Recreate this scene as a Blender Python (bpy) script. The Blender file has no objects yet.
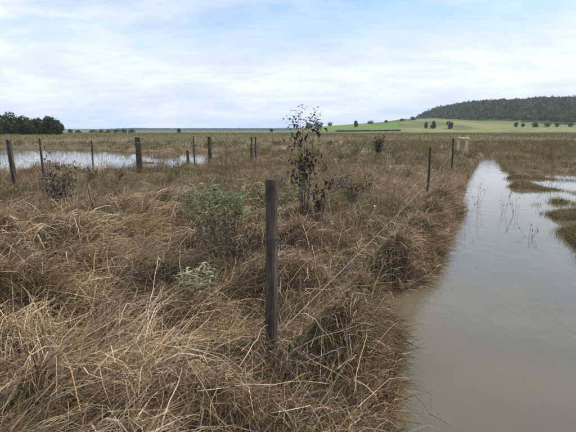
import bpy, math, random
import numpy as np
from mathutils import Vector, Matrix

S = bpy.context.scene
C = S.collection
rng = np.random.default_rng(7)
random.seed(7)
rad = math.radians

# ------------------------------------------------------------------ camera
F = 452.0                       # focal length in photo pixels (576 wide)
EYE = 1.95
PITCH = math.atan((216 - 131) / F)
cam = bpy.data.cameras.new('camera')
cam.sensor_width = 36.0
cam.lens = 36.0 * F / 576.0
cam.clip_start = 0.05
cam.clip_end = 30000
camo = bpy.data.objects.new('camera', cam)
C.objects.link(camo)
camo.location = (0, 0, EYE)
camo.rotation_euler = (math.pi / 2 - PITCH, 0, 0)
S.camera = camo

# ------------------------------------------------------------------ light
S.view_settings.view_transform = 'Standard'
S.view_settings.look = 'None'
S.view_settings.exposure = 0.35
S.view_settings.gamma = 1.0
S.cycles.use_denoising = True
S.cycles.max_bounces = 6
S.cycles.diffuse_bounces = 3
S.cycles.volume_bounces = 1

SUN_EL, SUN_AZ = 54.0, 68.0          # azimuth clockwise from +Y (the view direction)
world = bpy.data.worlds.new('World')
S.world = world
world.use_nodes = True
nt = world.node_tree
nt.nodes.clear()


def N(t, kind, **kw):
    n = t.nodes.new(kind)
    for k, v in kw.items():
        if k.startswith('i_'):
            key = k[2:]
            n.inputs[int(key) if key.isdigit() else key.replace('_', ' ')].default_value = v
        else:
            setattr(n, k, v)
    return n


def math_n(t, op, a, b=None, clamp=False):
    n = t.nodes.new('ShaderNodeMath')
    n.operation = op
    n.use_clamp = clamp
    for i, v in enumerate((a, b)):
        if v is None:
            continue
        if isinstance(v, (int, float)):
            n.inputs[i].default_value = v
        else:
            t.links.new(v, n.inputs[i])
    return n.outputs[0]


def ramp_n(t, fac, stops):
    n = t.nodes.new('ShaderNodeValToRGB')
    e = n.color_ramp.elements
    while len(e) < len(stops):
        e.new(0.5)
    for el, (p, c) in zip(e, stops):
        el.position = p
        el.color = (*c, 1) if len(c) == 3 else c
    t.links.new(fac, n.inputs[0])
    return n.outputs[0]


def mix_c(t, fac, a, b, blend='MIX'):
    n = t.nodes.new('ShaderNodeMix')
    n.data_type = 'RGBA'
    n.blend_type = blend
    for sock, v in ((n.inputs[0], fac), (n.inputs[6], a), (n.inputs[7], b)):
        if isinstance(v, (int, float)):
            sock.default_value = v
        elif isinstance(v, tuple):
            sock.default_value = (*v, 1)
        else:
            t.links.new(v, sock)
    return n.outputs[2]


tc = N(nt, 'ShaderNodeTexCoord')
sep = N(nt, 'ShaderNodeSeparateXYZ')
nt.links.new(tc.outputs['Generated'], sep.inputs[0])
zc = math_n(nt, 'ADD', math_n(nt, 'MAXIMUM', sep.outputs[2], 0.0), 0.20)
u = math_n(nt, 'DIVIDE', sep.outputs[0], zc)
v = math_n(nt, 'DIVIDE', sep.outputs[1], zc)
comb = N(nt, 'ShaderNodeCombineXYZ')
nt.links.new(u, comb.inputs[0])
nt.links.new(v, comb.inputs[1])


def cloud_noise(loc, rot, scl, scale, detail, rough, dist):
    m = N(nt, 'ShaderNodeMapping')
    m.inputs['Location'].default_value = loc
    m.inputs['Rotation'].default_value = (0, 0, rot)
    m.inputs['Scale'].default_value = scl
    nt.links.new(comb.outputs[0], m.inputs[0])
    n = N(nt, 'ShaderNodeTexNoise', i_Scale=scale, i_Detail=detail, i_Roughness=rough, i_Distortion=dist)
    nt.links.new(m.outputs[0], n.inputs['Vector'])
    return n.outputs['Fac']


sky = N(nt, 'ShaderNodeTexSky', sky_type='NISHITA')
sky.sun_disc = False
sky.sun_elevation = rad(SUN_EL)
sky.sun_rotation = rad(SUN_AZ)
sky.air_density = 1.0
sky.dust_density = 1.5
shade = cloud_noise((3.1, 1.7, 0), 0.25, (0.75, 1.0, 1), 0.95, 10, 0.58, 0.25)
wisp = cloud_noise((7.3, 0.4, 0), 0.5, (1.0, 1.35, 1), 2.4, 8, 0.60, 0.6)
shade = math_n(nt, 'ADD', math_n(nt, 'MULTIPLY', shade, 0.68), math_n(nt, 'MULTIPLY', wisp, 0.32))
cover = cloud_noise((5.5, 2.2, 0), -0.35, (0.6, 1.2, 1), 1.1, 10, 0.64, 0.6)
cloud_col = ramp_n(nt, shade, [(0.37, (5.2, 6.2, 7.7)), (0.50, (6.6, 7.4, 8.8)), (0.62, (8.2, 8.7, 9.4))])
opening = ramp_n(nt, cover, [(0.43, (1.0, 1.0, 1.0)), (0.55, (0.0, 0.0, 0.0))])
low = ramp_n(nt, sep.outputs[2], [(0.14, (0, 0, 0)), (0.28, (1, 1, 1))])
opening = math_n(nt, 'MULTIPLY', opening, low)
blue = mix_c(nt, 0.15, mix_c(nt, 1.0, sky.outputs[0], (1.0, 1.35, 1.6), 'MULTIPLY'), cloud_col)
skycol = mix_c(nt, opening, cloud_col, blue)
bg = N(nt, 'ShaderNodeBackground', i_Strength=0.1)
nt.links.new(skycol, bg.inputs[0])
wo = N(nt, 'ShaderNodeOutputWorld')
nt.links.new(bg.outputs[0], wo.inputs[0])

sun = bpy.data.lights.new('sun', 'SUN')
sun.energy = 3.4
sun.angle = rad(5)
sun.color = (1.0, 0.95, 0.87)
suno = bpy.data.objects.new('sun', sun)
C.objects.link(suno)
sd = Vector((math.sin(rad(SUN_AZ)) * math.cos(rad(SUN_EL)), math.cos(rad(SUN_AZ)) * math.cos(rad(SUN_EL)), math.sin(rad(SUN_EL))))
suno.rotation_euler = sd.to_track_quat('Z', 'Y').to_euler()
suno.location = (0, 0, 60)


# ------------------------------------------------------------------ helpers
def tag(o, label=None, cat=None, group=None, kind=None):
    if label:
        o['label'] = label
    if cat:
        o['category'] = cat
    if group:
        o['group'] = group
    if kind:
        o['kind'] = kind
    return o


def empty(name, loc, rz=0.0):
    o = bpy.data.objects.new(name, None)
    o.empty_display_size = 0.2
    C.objects.link(o)
    o.location = loc
    o.rotation_euler = (0, 0, rz)
    return o


def mesh_np(name, verts, quads=None, tris=None, cols=None, mat=None, smooth=False, parent=None):
    verts = np.asarray(verts, np.float32)
    me = bpy.data.meshes.new(name)
    me.vertices.add(len(verts))
    me.vertices.foreach_set('co', verts.ravel())
    idx, starts, pos = [], [], 0
    if quads is not None and len(quads):
        q = np.asarray(quads, np.int32)
        idx.append(q.ravel())
        starts.append(np.arange(len(q)) * 4 + pos)
        pos += q.size
    if tris is not None and len(tris):
        t = np.asarray(tris, np.int32)
        idx.append(t.ravel())
        starts.append(np.arange(len(t)) * 3 + pos)
        pos += t.size
    idx = np.concatenate(idx)
    starts = np.concatenate(starts).astype(np.int32)
    me.loops.add(len(idx))
    me.loops.foreach_set('vertex_index', idx)
    me.polygons.add(len(starts))
    me.polygons.foreach_set('loop_start', starts)
    if smooth:
        me.polygons.foreach_set('use_smooth', np.ones(len(starts), bool))
    me.update(calc_edges=True)
    if cols is not None:
        a = me.color_attributes.new('Col', 'FLOAT_COLOR', 'POINT')
        cc = np.ones((len(verts), 4), np.float32)
        cc[:, :3] = cols
        a.data.foreach_set('color', cc.ravel())
    if mat:
        me.materials.append(mat)
    o = bpy.data.objects.new(name, me)
    C.objects.link(o)
    if parent:
        o.parent = parent
    return o


def _hash(ix, iy, seed):
    h = (ix.astype(np.int64) * 374761393 + iy.astype(np.int64) * 668265263 + seed * 1442695041) & 0xFFFFFFFF
    h = ((h ^ (h >> 13)) * 1274126177) & 0xFFFFFFFF
    h = (h ^ (h >> 16)) & 0xFFFFFFFF
    return h.astype(np.float64) / 4294967295.0


def vnoise(x, y, seed=0):
    x = np.asarray(x, float)
    y = np.asarray(y, float)
    ix, iy = np.floor(x), np.floor(y)
    fx, fy = x - ix, y - iy
    fx = fx * fx * (3 - 2 * fx)
    fy = fy * fy * (3 - 2 * fy)
    a, b = _hash(ix, iy, seed), _hash(ix + 1, iy, seed)
    c, d = _hash(ix, iy + 1, seed), _hash(ix + 1, iy + 1, seed)
    return (a + (b - a) * fx) * (1 - fy) + (c + (d - c) * fx) * fy


def fbm(x, y, seed=0, oct=4):
    s, amp, tot = 0, 1.0, 0
    for k in range(oct):
        s = s + amp * (vnoise(x * 2 ** k, y * 2 ** k, seed + k * 17) * 2 - 1)
        tot += amp
        amp *= 0.5
    return s / tot


def sstep(x, a, b):
    t = np.clip((np.asarray(x, float) - a) / (b - a), 0, 1)
    return t * t * (3 - 2 * t)


cp, sp = math.cos(PITCH), math.sin(PITCH)


def ray(px, py):
    xx = (px - 288) / F
    vv = (216 - py) / F
    return np.array([xx, cp + vv * sp, -sp + vv * cp])


def at_z(px, py, z):
    d = ray(px, py)
    t = (z - EYE) / d[2]
    return np.array([0, 0, EYE]) + d * t


def at_y(px, py, Y):
    d = ray(px, py)
    return np.array([0, 0, EYE]) + d * (Y / d[1])


# ------------------------------------------------------------------ terrain function (water surface at z = 0)
Lp = np.array([at_z(a, b, 0.0)[:2] for a, b in [(376, 432), (380, 385), (388, 350), (386, 328), (368, 312), (362, 304), (380, 297), (414, 286), (430, 272), (437, 258), (438, 245), (445, 235), (456, 212), (462, 192), (468, 178), (478, 164), (483, 157)]])
Rp = np.array([at_z(a, b, 0.0)[:2] for a, b in [(640, 330), (600, 290), (576, 262), (556, 236), (536, 216), (516, 196), (506, 180), (500, 167), (496, 157)]])
ly = np.concatenate([[-8, 1], Lp[:, 1]])
lx = np.concatenate([[Lp[0, 0] - 0.1, Lp[0, 0] - 0.05], Lp[:, 0]])
ry = np.concatenate([[-8, 1], Rp[:, 1]])
rx = np.concatenate([[6.0, 4.8], Rp[:, 0]])
YEND = Lp[-1, 1]


def xl(y):
    return np.interp(y, ly, lx)


def xr(y):
    return np.interp(y, ry, rx)


# gaussian mounds of matted grass: pixel x, pixel y, radius along x, radius along y, height
MOUNDS = [(30, 245, 0.75, 0.40, 0.40), (100, 243, 0.55, 0.30, 0.22), (15, 300, 0.5, 0.3, 0.22), (60, 212, 1.5, 0.5, 0.24), (130, 208, 0.9, 0.5, 0.22), (60, 226, 2.0, 0.35, -0.18), (90, 275, 0.7, 0.25, -0.16), (385, 215, 0.6, 0.8, 0.12),
          (330, 275, 0.5, 0.45, 0.14), (350, 330, 0.5, 0.4, 0.12), (170, 400, 0.6, 0.25, 0.10), (400, 188, 0.5, 1.2, 0.15), (290, 330, 0.35, 0.3, 0.1), (235, 235, 0.7, 0.6, 0.12), (458, 157.5, 0.7, 1.3, 0.5), (250, 300, 0.4, 0.3, -0.12), (180, 330, 0.35, 0.25, -0.12), (345, 195, 0.7, 0.6, -0.15)]
MW = [(at_z(a, b, 0.5), c, d, e) for a, b, c, d, e in MOUNDS]


MM = [(at_z(a, b, 0.0), c, d, e) for a, b, c, d, e in [(560, 226, 1.2, 1.0, 0.22), (590, 250, 1.0, 0.8, 0.25), (538, 206, 0.8, 1.2, 0.2), (518, 186, 0.8, 1.6, 0.2), (510, 174, 1.0, 2.0, 0.2), (580, 212, 1.5, 1.2, 0.15), (546, 195, 0.9, 1.0, -0.8), (563, 209, 0.6, 0.6, -0.8), (580, 187, 1.3, 1.5, -0.9), (527, 200, 0.4, 0.7, -0.7), (550, 166, 2.0, 2.2, -0.8), (526, 182, 0.6, 1.0, -0.6), (568, 176, 1.2, 1.2, -0.8), (588, 226, 0.7, 0.5, -0.8)]]


def grass_top(x, y):      # height of the far paddocks rising to the hill
    Y = np.maximum(y, 1.0)
    px = 288 + x / Y * F
    crest = np.interp(px, [-400, 282, 300, 315, 340, 380, 400, 430, 480, 576, 800, 1400], [0, 0.2, 5, 9, 12.5, 17.5, 23, 25, 19, 10, 9, 8])
    return crest * sstep(Y, 430, 860)


def hill_h(x, y):
    ridge = np.interp(x, [360, 385, 409, 442, 511, 580, 691, 796, 1000, 1300, 1800, 2400], [0, 6, 20, 32, 48, 53, 63, 69, 78, 80, 50, 0])
    return ridge * sstep(y, 690, 1250) * (1 - 0.8 * sstep(y, 1350, 1900))


FL = [at_y(279, 341, 3.2)[0] - 0.02, at_y(279, 341, 3.2)[0], at_y(429, 185, 13.35)[0], at_y(450, 158, 21.4)[0], at_y(450, 158, 21.4)[0]]


def fence_dist(x, y):
    return np.abs(x - np.interp(y, [2.6, 3.2, 13.35, 21.4, 24], FL)) + 9 * (y < 2.8) + 9 * (y > 22)


def terr(x, y):
    x = np.asarray(x, float)
    y = np.asarray(y, float)
    r = np.hypot(x, y)
    wob = 0.10 * fbm(x * 1.5, y * 1.5, 3, 2) * np.clip(r / 8, 0.4, 2.5)
    dl = xl(y) - x + wob                      # > 0 on the left bank
    dr = x - xr(y) + wob * 2.0                # > 0 in the right marsh
    # left bank
    base = 0.29 - 0.08 * sstep(y, 11, 22) + 0.06 * sstep(y, 60, 90)
    hum = 0.14 * fbm(x * 0.8, y * 0.8, 11, 3) + 0.62 * np.abs(fbm(x * 0.95 + 0.5 * fbm(x, y, 13, 2), y * 1.25, 12, 2)) - 0.13 + 0.05 * fbm(x * 3, y * 3, 14, 2)
    hum = hum * (1 - 0.4 * sstep(y, 12, 25))
    bank = base + hum
    for p, a, b, hgt in MW:
        bank = bank + hgt * np.exp(-((x - p[0]) / a) ** 2 - ((y - p[1]) / b) ** 2)
    lz = np.exp(-((x - np.interp(y, [2.6, 3.2, 13.35, 21.4, 24], FL)) / 0.30) ** 2) * sstep(y, 2.4, 3.4) * (1 - sstep(y, 20, 24))
    bank = bank * (1 - lz) + np.minimum(bank, 0.17) * lz
    left = -0.40 + (bank + 0.40) * sstep(dl, -0.20, 0.24)
    # left pond
    pn = 20.0 + 1.6 * fbm(x * 0.25, y * 0.0 + 3, 21, 2) + 2.0 * sstep(x, -9, -5)
    pf = 47.0 + 6 * fbm(x * 0.08, y * 0.0 + 5, 22, 2) - 5 * sstep(x, -12, -5)
    inside = sstep(y, pn - 1.2, pn + 0.8) * (1 - sstep(y, pf - 3, pf)) * (1 - sstep(x + 1.2 * fbm(x * .3, y * .3, 23, 2), -6.2, -3.6))
    isl = sstep(fbm(x * 0.22, y * 0.40, 24, 3), 0.2, 0.45)
    left = left * (1 - inside) + (-0.25 + 0.33 * isl) * inside
    puddle = (1 - sstep(np.abs(y - 44), 1.0, 3.0)) * sstep(x, -4.5, -3.5) * (1 - sstep(x, 0.5, 1.2))
    left = left - 0.5 * puddle
    # right marsh: barely above the water, full of gaps
    mn = fbm(x * 0.55, y * 0.36, 31, 4)
    marsh = 0.045 + 0.03 * sstep(y, 16, 24) + 0.34 * mn + 0.10 * sstep(dr, 3, 9) + 0.16 * sstep(y, 18, 30)
    for p, a, b, hgt in MM:
        marsh = marsh + hgt * np.exp(-((x - p[0]) / a) ** 2 - ((y - p[1]) / b) ** 2)
    marsh = marsh + 0.05 * fbm(x * 2.5, y * 2.0, 33, 2)
    marsh = np.where(marsh > 0.12, 0.12 + (marsh - 0.12) * 0.35, marsh)
    marsh = np.maximum(marsh, -0.3)
    right = -0.40 + (marsh + 0.40) * sstep(dr, -0.5, 0.6)
    mid = 0.5 * (xl(y) + xr(y))
    h = np.where(x < mid, left, right)
    # beyond the end of the channel
    e = sstep(y, YEND - 1.0, YEND + 2.5) * (x > -6)
    endh = 0.24 + 0.10 * fbm(x * 0.3, y * 0.2, 41, 3)
    e = e * (1 - sstep(x, 30, 34) * 0)
    e = np.where(x < mid, e * sstep(x, mid - 3, mid - 1), e)
    h = h * (1 - e) + np.maximum(h, endh) * e
    far = sstep(y, 60, 110)
    flat = 0.28 + 0.10 * fbm(x * 0.05, y * 0.05, 42, 3)
    h = h * (1 - far) + flat * far
    back = 1 - sstep(y, -6, -2)
    h = h * (1 - back) + 0.4 * back
    big = grass_top(x, y) + hill_h(x, y)
    big = big + 22 * sstep(y, 3000, 4200) * (0.75 + 0.5 * fbm(x * 0.001, y * 0.0005, 51, 3)) * (1 - sstep(y, 5200, 6500))
    return h + big


def terr1(x, y):
    return float(terr(np.array([x]), np.array([y]))[0])


def ground_hit(px, py, y0=1.5, y1=1600):
    d = ray(px, py)
    ys = np.geomspace(y0, y1, 1500)
    P = np.outer(ys / d[1], d)
    P[:, 2] += EYE
    hit = np.nonzero(P[:, 2] <= terr(P[:, 0], P[:, 1]))[0]
    p = P[hit[0]] if len(hit) else P[-1]
    return Vector((p[0], p[1], terr1(p[0], p[1])))


# ------------------------------------------------------------------ materials
def new_mat(name):
    m = bpy.data.materials.new(name)
    m.use_nodes = True
    t = m.node_tree
    b = t.nodes['Principled BSDF']
    return m, t, b


def leaf_mat(name, transl=0.25, rough=0.75, spec=0.15, color=None, var=0.35):
    """diffuse blade or leaf: colour from the Col attribute or one colour, with fine variation and some translucency"""
    m, t, b = new_mat(name)
    if color is None:
        a = N(t, 'ShaderNodeAttribute', attribute_name='Col')
        base = a.outputs['Color']
    else:
        rgb = N(t, 'ShaderNodeRGB')
        rgb.outputs[0].default_value = (*color, 1)
        base = rgb.outputs[0]
    g = N(t, 'ShaderNodeNewGeometry')
    nz = N(t, 'ShaderNodeTexNoise', i_Scale=60.0, i_Detail=3.0)
    t.links.new(g.outputs['Position'], nz.inputs['Vector'])
    vr = ramp_n(t, nz.outputs['Fac'], [(0.3, (1 - var,) * 3), (0.7, (1 + var,) * 3)])
    col = mix_c(t, 1.0, base, vr, 'MULTIPLY')
    t.links.new(col, b.inputs['Base Color'])
    b.inputs['Roughness'].default_value = rough
    b.inputs['Specular IOR Level'].default_value = spec
    if transl:
        tr = N(t, 'ShaderNodeBsdfTranslucent')
        t.links.new(col, tr.inputs[0])
        mx = N(t, 'ShaderNodeMixShader')
        mx.inputs[0].default_value = transl
        t.links.new(b.outputs[0], mx.inputs[1])
        t.links.new(tr.outputs[0], mx.inputs[2])
        t.links.new(mx.outputs[0], t.nodes['Material Output'].inputs[0])
    return m


M_grass = leaf_mat('dry_grass_blades', 0.22)
M_far = leaf_mat('far_foliage', 0.15, var=0.2)
M_dead = leaf_mat('dead_leaf', 0.15, color=(0.05, 0.038, 0.027), var=0.5)
M_deadpale = leaf_mat('dead_leaf_grey', 0.15, color=(0.20, 0.165, 0.13), var=0.5)
M_green = leaf_mat('green_leaf', 0.3, 0.5, 0.35, color=(0.175, 0.20, 0.08), var=0.5)
M_olive = leaf_mat('withered_leaf', 0.25, 0.7, 0.2, color=(0.13, 0.115, 0.06), var=0.5)
M_silver = leaf_mat('silver_leaf', 0.25, 0.6, 0.3, color=(0.33, 0.325, 0.19), var=0.5)
M_white = leaf_mat('bleached_leaf', 0.2, 0.6, 0.2, color=(0.72, 0.68, 0.62), var=0.1)


def bark_mat(name, c1, c2, scale=(30, 30, 3), rough=0.85, bump=0.4):
    m, t, b = new_mat(name)
    tcx = N(t, 'ShaderNodeTexCoord')
    mp = N(t, 'ShaderNodeMapping')
    mp.inputs['Scale'].default_value = scale
    t.links.new(tcx.outputs['Object'], mp.inputs[0])
    n1 = N(t, 'ShaderNodeTexNoise', i_Scale=1.0, i_Detail=8.0, i_Roughness=0.65)
    t.links.new(mp.outputs[0], n1.inputs['Vector'])
    c = ramp_n(t, n1.outputs['Fac'], [(0.34, c1), (0.66, c2)])
    n2 = N(t, 'ShaderNodeTexNoise', i_Scale=5.0, i_Detail=5.0)
    t.links.new(tcx.outputs['Object'], n2.inputs['Vector'])
    c = mix_c(t, 0.5, c, ramp_n(t, n2.outputs['Fac'], [(0.3, (0.4, 0.4, 0.42)), (0.7, (1.7, 1.65, 1.5))]), 'MULTIPLY')
    t.links.new(c, b.inputs['Base Color'])
    b.inputs['Roughness'].default_value = rough
    b.inputs['Specular IOR Level'].default_value = 0.2
    bp = N(t, 'ShaderNodeBump', i_Strength=bump, i_Distance=0.01)
    t.links.new(n1.outputs['Fac'], bp.inputs['Height'])
    t.links.new(bp.outputs[0], b.inputs['Normal'])
    return m


M_post = bark_mat('weathered_post_wood', (0.03, 0.026, 0.022), (0.13, 0.107, 0.082), (26, 26, 3.2), 0.85, 0.8)
M_postpale = bark_mat('bleached_post_wood', (0.42, 0.34, 0.23), (0.66, 0.55, 0.40), (30, 30, 3), 0.85, 0.4)
M_twig = bark_mat('dead_twig', (0.05, 0.038, 0.03), (0.15, 0.115, 0.085), (60, 60, 10), 0.85, 0.3)
M_stalk = bark_mat('straw_stalk', (0.36, 0.275, 0.16), (0.58, 0.47, 0.31), (50, 50, 8), 0.65, 0.2)
M_trunk = bark_mat('tree_trunk', (0.07, 0.06, 0.05), (0.18, 0.15, 0.12), (8, 8, 1), 0.9, 0.3)


def wire_mat(name, col, metal, rough):
    m, t, b = new_mat(name)
    g = N(t, 'ShaderNodeNewGeometry')
    n1 = N(t, 'ShaderNodeTexNoise', i_Scale=18.0, i_Detail=4.0)
    t.links.new(g.outputs['Position'], n1.inputs['Vector'])
    c = ramp_n(t, n1.outputs['Fac'], [(0.35, tuple(x * 0.55 for x in col)), (0.65, col)])
    t.links.new(c, b.inputs['Base Color'])
    b.inputs['Metallic'].default_value = metal
    b.inputs['Roughness'].default_value = rough
    return m


M_wire = wire_mat('weathered_wire', (0.36, 0.30, 0.23), 0.15, 0.5)
M_rust = wire_mat('rusty_wire', (0.16, 0.12, 0.095), 0.3, 0.6)

# ground
M_ground, t, b = new_mat('soil_and_pasture')
at = N(t, 'ShaderNodeAttribute', attribute_name='Col')
g = N(t, 'ShaderNodeNewGeometry')
nA = N(t, 'ShaderNodeTexNoise', i_Scale=2.2, i_Detail=10.0, i_Roughness=0.65)
nB = N(t, 'ShaderNodeTexNoise', i_Scale=0.03, i_Detail=8.0, i_Roughness=0.6)
for n in (nA, nB):
    t.links.new(g.outputs['Position'], n.inputs['Vector'])
c = mix_c(t, 1.0, at.outputs['Color'], ramp_n(t, nA.outputs['Fac'], [(0.28, (0.55, 0.55, 0.55)), (0.72, (1.45, 1.42, 1.35))]), 'MULTIPLY')
c = mix_c(t, 1.0, c, ramp_n(t, nB.outputs['Fac'], [(0.3, (0.78, 0.80, 0.78)), (0.7, (1.2, 1.18, 1.2))]), 'MULTIPLY')
t.links.new(c, b.inputs['Base Color'])
b.inputs['Roughness'].default_value = 0.95
b.inputs['Specular IOR Level'].default_value = 0.1
bp = N(t, 'ShaderNodeBump', i_Strength=0.6, i_Distance=0.03)
t.links.new(nA.outputs['Fac'], bp.inputs['Height'])
t.links.new(bp.outputs[0], b.inputs['Normal'])

# water
M_water, t, b = new_mat('muddy_flood_water')
g = N(t, 'ShaderNodeNewGeometry')
w1 = N(t, 'ShaderNodeTexNoise', i_Scale=0.7, i_Detail=5.0, i_Roughness=0.55)
t.links.new(g.outputs['Position'], w1.inputs['Vector'])
c = ramp_n(t, w1.outputs['Fac'], [(0.3, (0.106, 0.089, 0.056)), (0.7, (0.136, 0.115, 0.075))])
t.links.new(c, b.inputs['Base Color'])
b.inputs['Roughness'].default_value = 0.03
b.inputs['IOR'].default_value = 1.333
mp = N(t, 'ShaderNodeMapping')
mp.inputs['Scale'].default_value = (1.0, 0.55, 1.0)
t.links.new(g.outputs['Position'], mp.inputs[0])
w2 = N(t, 'ShaderNodeTexNoise', i_Scale=5.0, i_Detail=3.0, i_Roughness=0.5)
t.links.new(mp.outputs[0], w2.inputs['Vector'])
bp = N(t, 'ShaderNodeBump', i_Strength=0.16, i_Distance=0.025)
t.links.new(w2.outputs['Fac'], bp.inputs['Height'])
t.links.new(bp.outputs[0], b.inputs['Normal'])

# ------------------------------------------------------------------ ground sheet
rr = np.concatenate([[0.0], np.geomspace(0.35, 9000, 450)])
aa = np.concatenate([np.linspace(-48, 48, 310), np.linspace(48, 312, 62)[1:-1]])
aa = np.radians(aa)
R_, A_ = np.meshgrid(rr[1:], aa, indexing='ij')
gx, gy = R_ * np.sin(A_), R_ * np.cos(A_)
gz = terr(gx, gy)
GV = np.stack([gx, gy, gz], -1).reshape(-1, 3)
GV = np.vstack([GV, [[0, 0, terr1(0, 0)]]])
na, nr = len(aa), len(rr) - 1
i = np.arange(nr - 1)[:, None] * na
j = np.arange(na)[None, :]
j2 = (j + 1) % na
Q = np.stack([i + j, i + na + j, i + na + j2, i + j2], -1).reshape(-1, 4)[:, ::-1]
ctr = len(GV) - 1
T = np.stack([np.full(na, ctr), np.arange(na), (np.arange(na) + 1) % na], -1)[:, ::-1]
X, Y, Z = GV[:, 0], GV[:, 1], GV[:, 2]


def lerp(a, b, f):
    f = np.asarray(f)[..., None]
    return np.asarray(a) * (1 - f) + np.asarray(b) * f


col = np.tile(np.array([0.065, 0.045, 0.028]), (len(GV), 1))
col = col + (np.array([0.14, 0.105, 0.06]) - col) * (sstep(Y, 7, 13) * sstep(Z, 0.02, 0.12))[:, None]
n1 = fbm(X * 0.02, Y * 0.008, 61, 4) * 0.5 + 0.5
fieldc = lerp([0.175, 0.135, 0.075], [0.135, 0.137, 0.052], sstep(n1, 0.3, 0.6))
col = lerp(col, fieldc, sstep(Y, 25, 110)[:]) if False else col + (fieldc - col) * sstep(Y, 25, 110)[:, None]
pad = fbm(X * 0.004, Y * 0.006, 62, 4) * 0.5 + 0.5
green = lerp([0.13, 0.155, 0.05], [0.195, 0.19, 0.075], sstep(pad, 0.38, 0.62))
pad2 = fbm(X * 0.02, Y * 0.012, 63, 4)
green = lerp(green, [0.085, 0.105, 0.04], 0.75 * sstep(pad2, 0.12, 0.35))
gm = sstep(Y, 440, 470) * sstep(grass_top(X, Y), 0.2, 1.5)
col = col + (green - col) * gm[:, None]
PXg = 288 + X / np.maximum(Y, 1) * F
lush = sstep(PXg, 318, 324) * (1 - sstep(PXg, 394, 400)) * sstep(Y, 520, 560) * (1 - sstep(Y, 690, 720))
col = col + (np.array([0.115, 0.185, 0.045]) - col) * lush[:, None]
fm = sstep(hill_h(X, Y), 3, 8)
col = col + (np.array([0.04, 0.05, 0.028]) - col) * fm[:, None]
rm = sstep(Y, 2900, 3300)
col = col + (np.array([0.04, 0.055, 0.04]) - col) * rm[:, None]
ground = mesh_np('ground', GV, Q, T, col, M_ground, smooth=True)
tag(ground, 'brown grassy floodplain reaching to the low hills', 'ground', kind='structure')

wv = np.array([[-260, -12, 0], [160, -12, 0], [160, 130, 0], [-260, 130, 0]], float)
water = mesh_np('water', wv, [[0, 1, 2, 3]], mat=M_water)
tag(water, 'muddy flood water in the channel and the pond', 'water', kind='structure')


# ------------------------------------------------------------------ grass
def blades(name, x, y, L, W, az, elev, curl, cols, nseg, lift, mat=M_grass, bend_az=None, sink=0.03, floor=True, kink=0.0, z0=None):
    n = len(x)
    px, py = x.copy(), y.copy()
    pz = terr(x, y) - sink
    pz = np.where(pz < -0.12, -0.12, pz)
    if z0 is not None:
        pz = pz + z0
    seg = L / nseg
    V = np.empty((n, nseg + 1, 2, 3), np.float32)
    roll = rng.uniform(-1.3, 1.3, n)
    e = elev.copy()
    a = az.copy()
    for k in range(nseg + 1):
        w = W * (1 - 0.88 * (k / nseg) ** 1.6) * 0.5
        sx, sy = np.cos(a) * np.cos(roll), -np.sin(a) * np.cos(roll)
        sz = np.sin(roll)
        V[:, k, 0] = np.stack([px - sx * w, py - sy * w, pz - sz * w], -1)
        V[:, k, 1] = np.stack([px + sx * w, py + sy * w, pz + sz * w], -1)
        if k < nseg:
            px = px + np.sin(a) * np.cos(e) * seg
            py = py + np.cos(a) * np.cos(e) * seg
            pz = pz + np.sin(e) * seg
            if floor:
                g = np.maximum(terr(px, py), 0.0) + lift
                low = pz < g
                pz = np.where(low, g, pz)
                e = np.where(low, np.maximum(e, -0.15), e)
            e = e - curl
            if kink:
                e = e + rng.normal(0, kink, n)
                a = a + rng.normal(0, kink, n)
            if bend_az is not None:
                a = a + bend_az
    base = (np.arange(n) * (nseg + 1) * 2)[:, None]
    kk = np.arange(nseg)[None, :] * 2
    q = np.stack([base + kk, base + kk + 1, base + kk + 3, base + kk + 2], -1).reshape(-1, 4)
    cc = np.repeat(cols, (nseg + 1) * 2, axis=0)
    return mesh_np(name, V.reshape(-1, 3), q, cols=cc, mat=mat)


STRAW = np.array([[0.49, 0.372, 0.228], [0.36, 0.255, 0.136], [0.25, 0.17, 0.092], [0.64, 0.53, 0.37], [0.13, 0.085, 0.047], [0.25, 0.195, 0.13]])
BROWN = np.array([[0.165, 0.105, 0.053], [0.225, 0.15, 0.075], [0.09, 0.06, 0.034], [0.29, 0.205, 0.105], [0.135, 0.118, 0.048], [0.19, 0.145, 0.09]])
OLIVE = np.array([[0.145, 0.14, 0.055], [0.185, 0.165, 0.072], [0.11, 0.118, 0.048], [0.23, 0.185, 0.095], [0.125, 0.098, 0.055]])


def pick(pal, n, p=None):
    c = pal[rng.choice(len(pal), n, p=p)]
    return c * rng.uniform(0.75, 1.25, (n, 1)) * rng.uniform(0.95, 1.05, (n, 3))


def on_left(x, y, m=0.0):
    return (xl(y) - x) > m


def wedge(n, y0, y1, power=0.0, side=0.95, margin=1.2):
    """points in the ground ahead; density falls with distance by power"""
    uu = rng.uniform(0, 1, n)
    k = 2 - power
    y = (y0 ** k + uu * (y1 ** k - y0 ** k)) ** (1 / k)
    x = rng.uniform(-1, 1, n) * (side * y + margin)
    return x, y


def flow(x, y):
    """direction (azimuth from +Y, clockwise) in which the flood combed the grass"""
    return rad(115) + 1.5 * fbm(x * 0.5, y * 0.5, 71, 2) + 0.9 * fbm(x * 1.6, y * 1.6, 72, 2)


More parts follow.
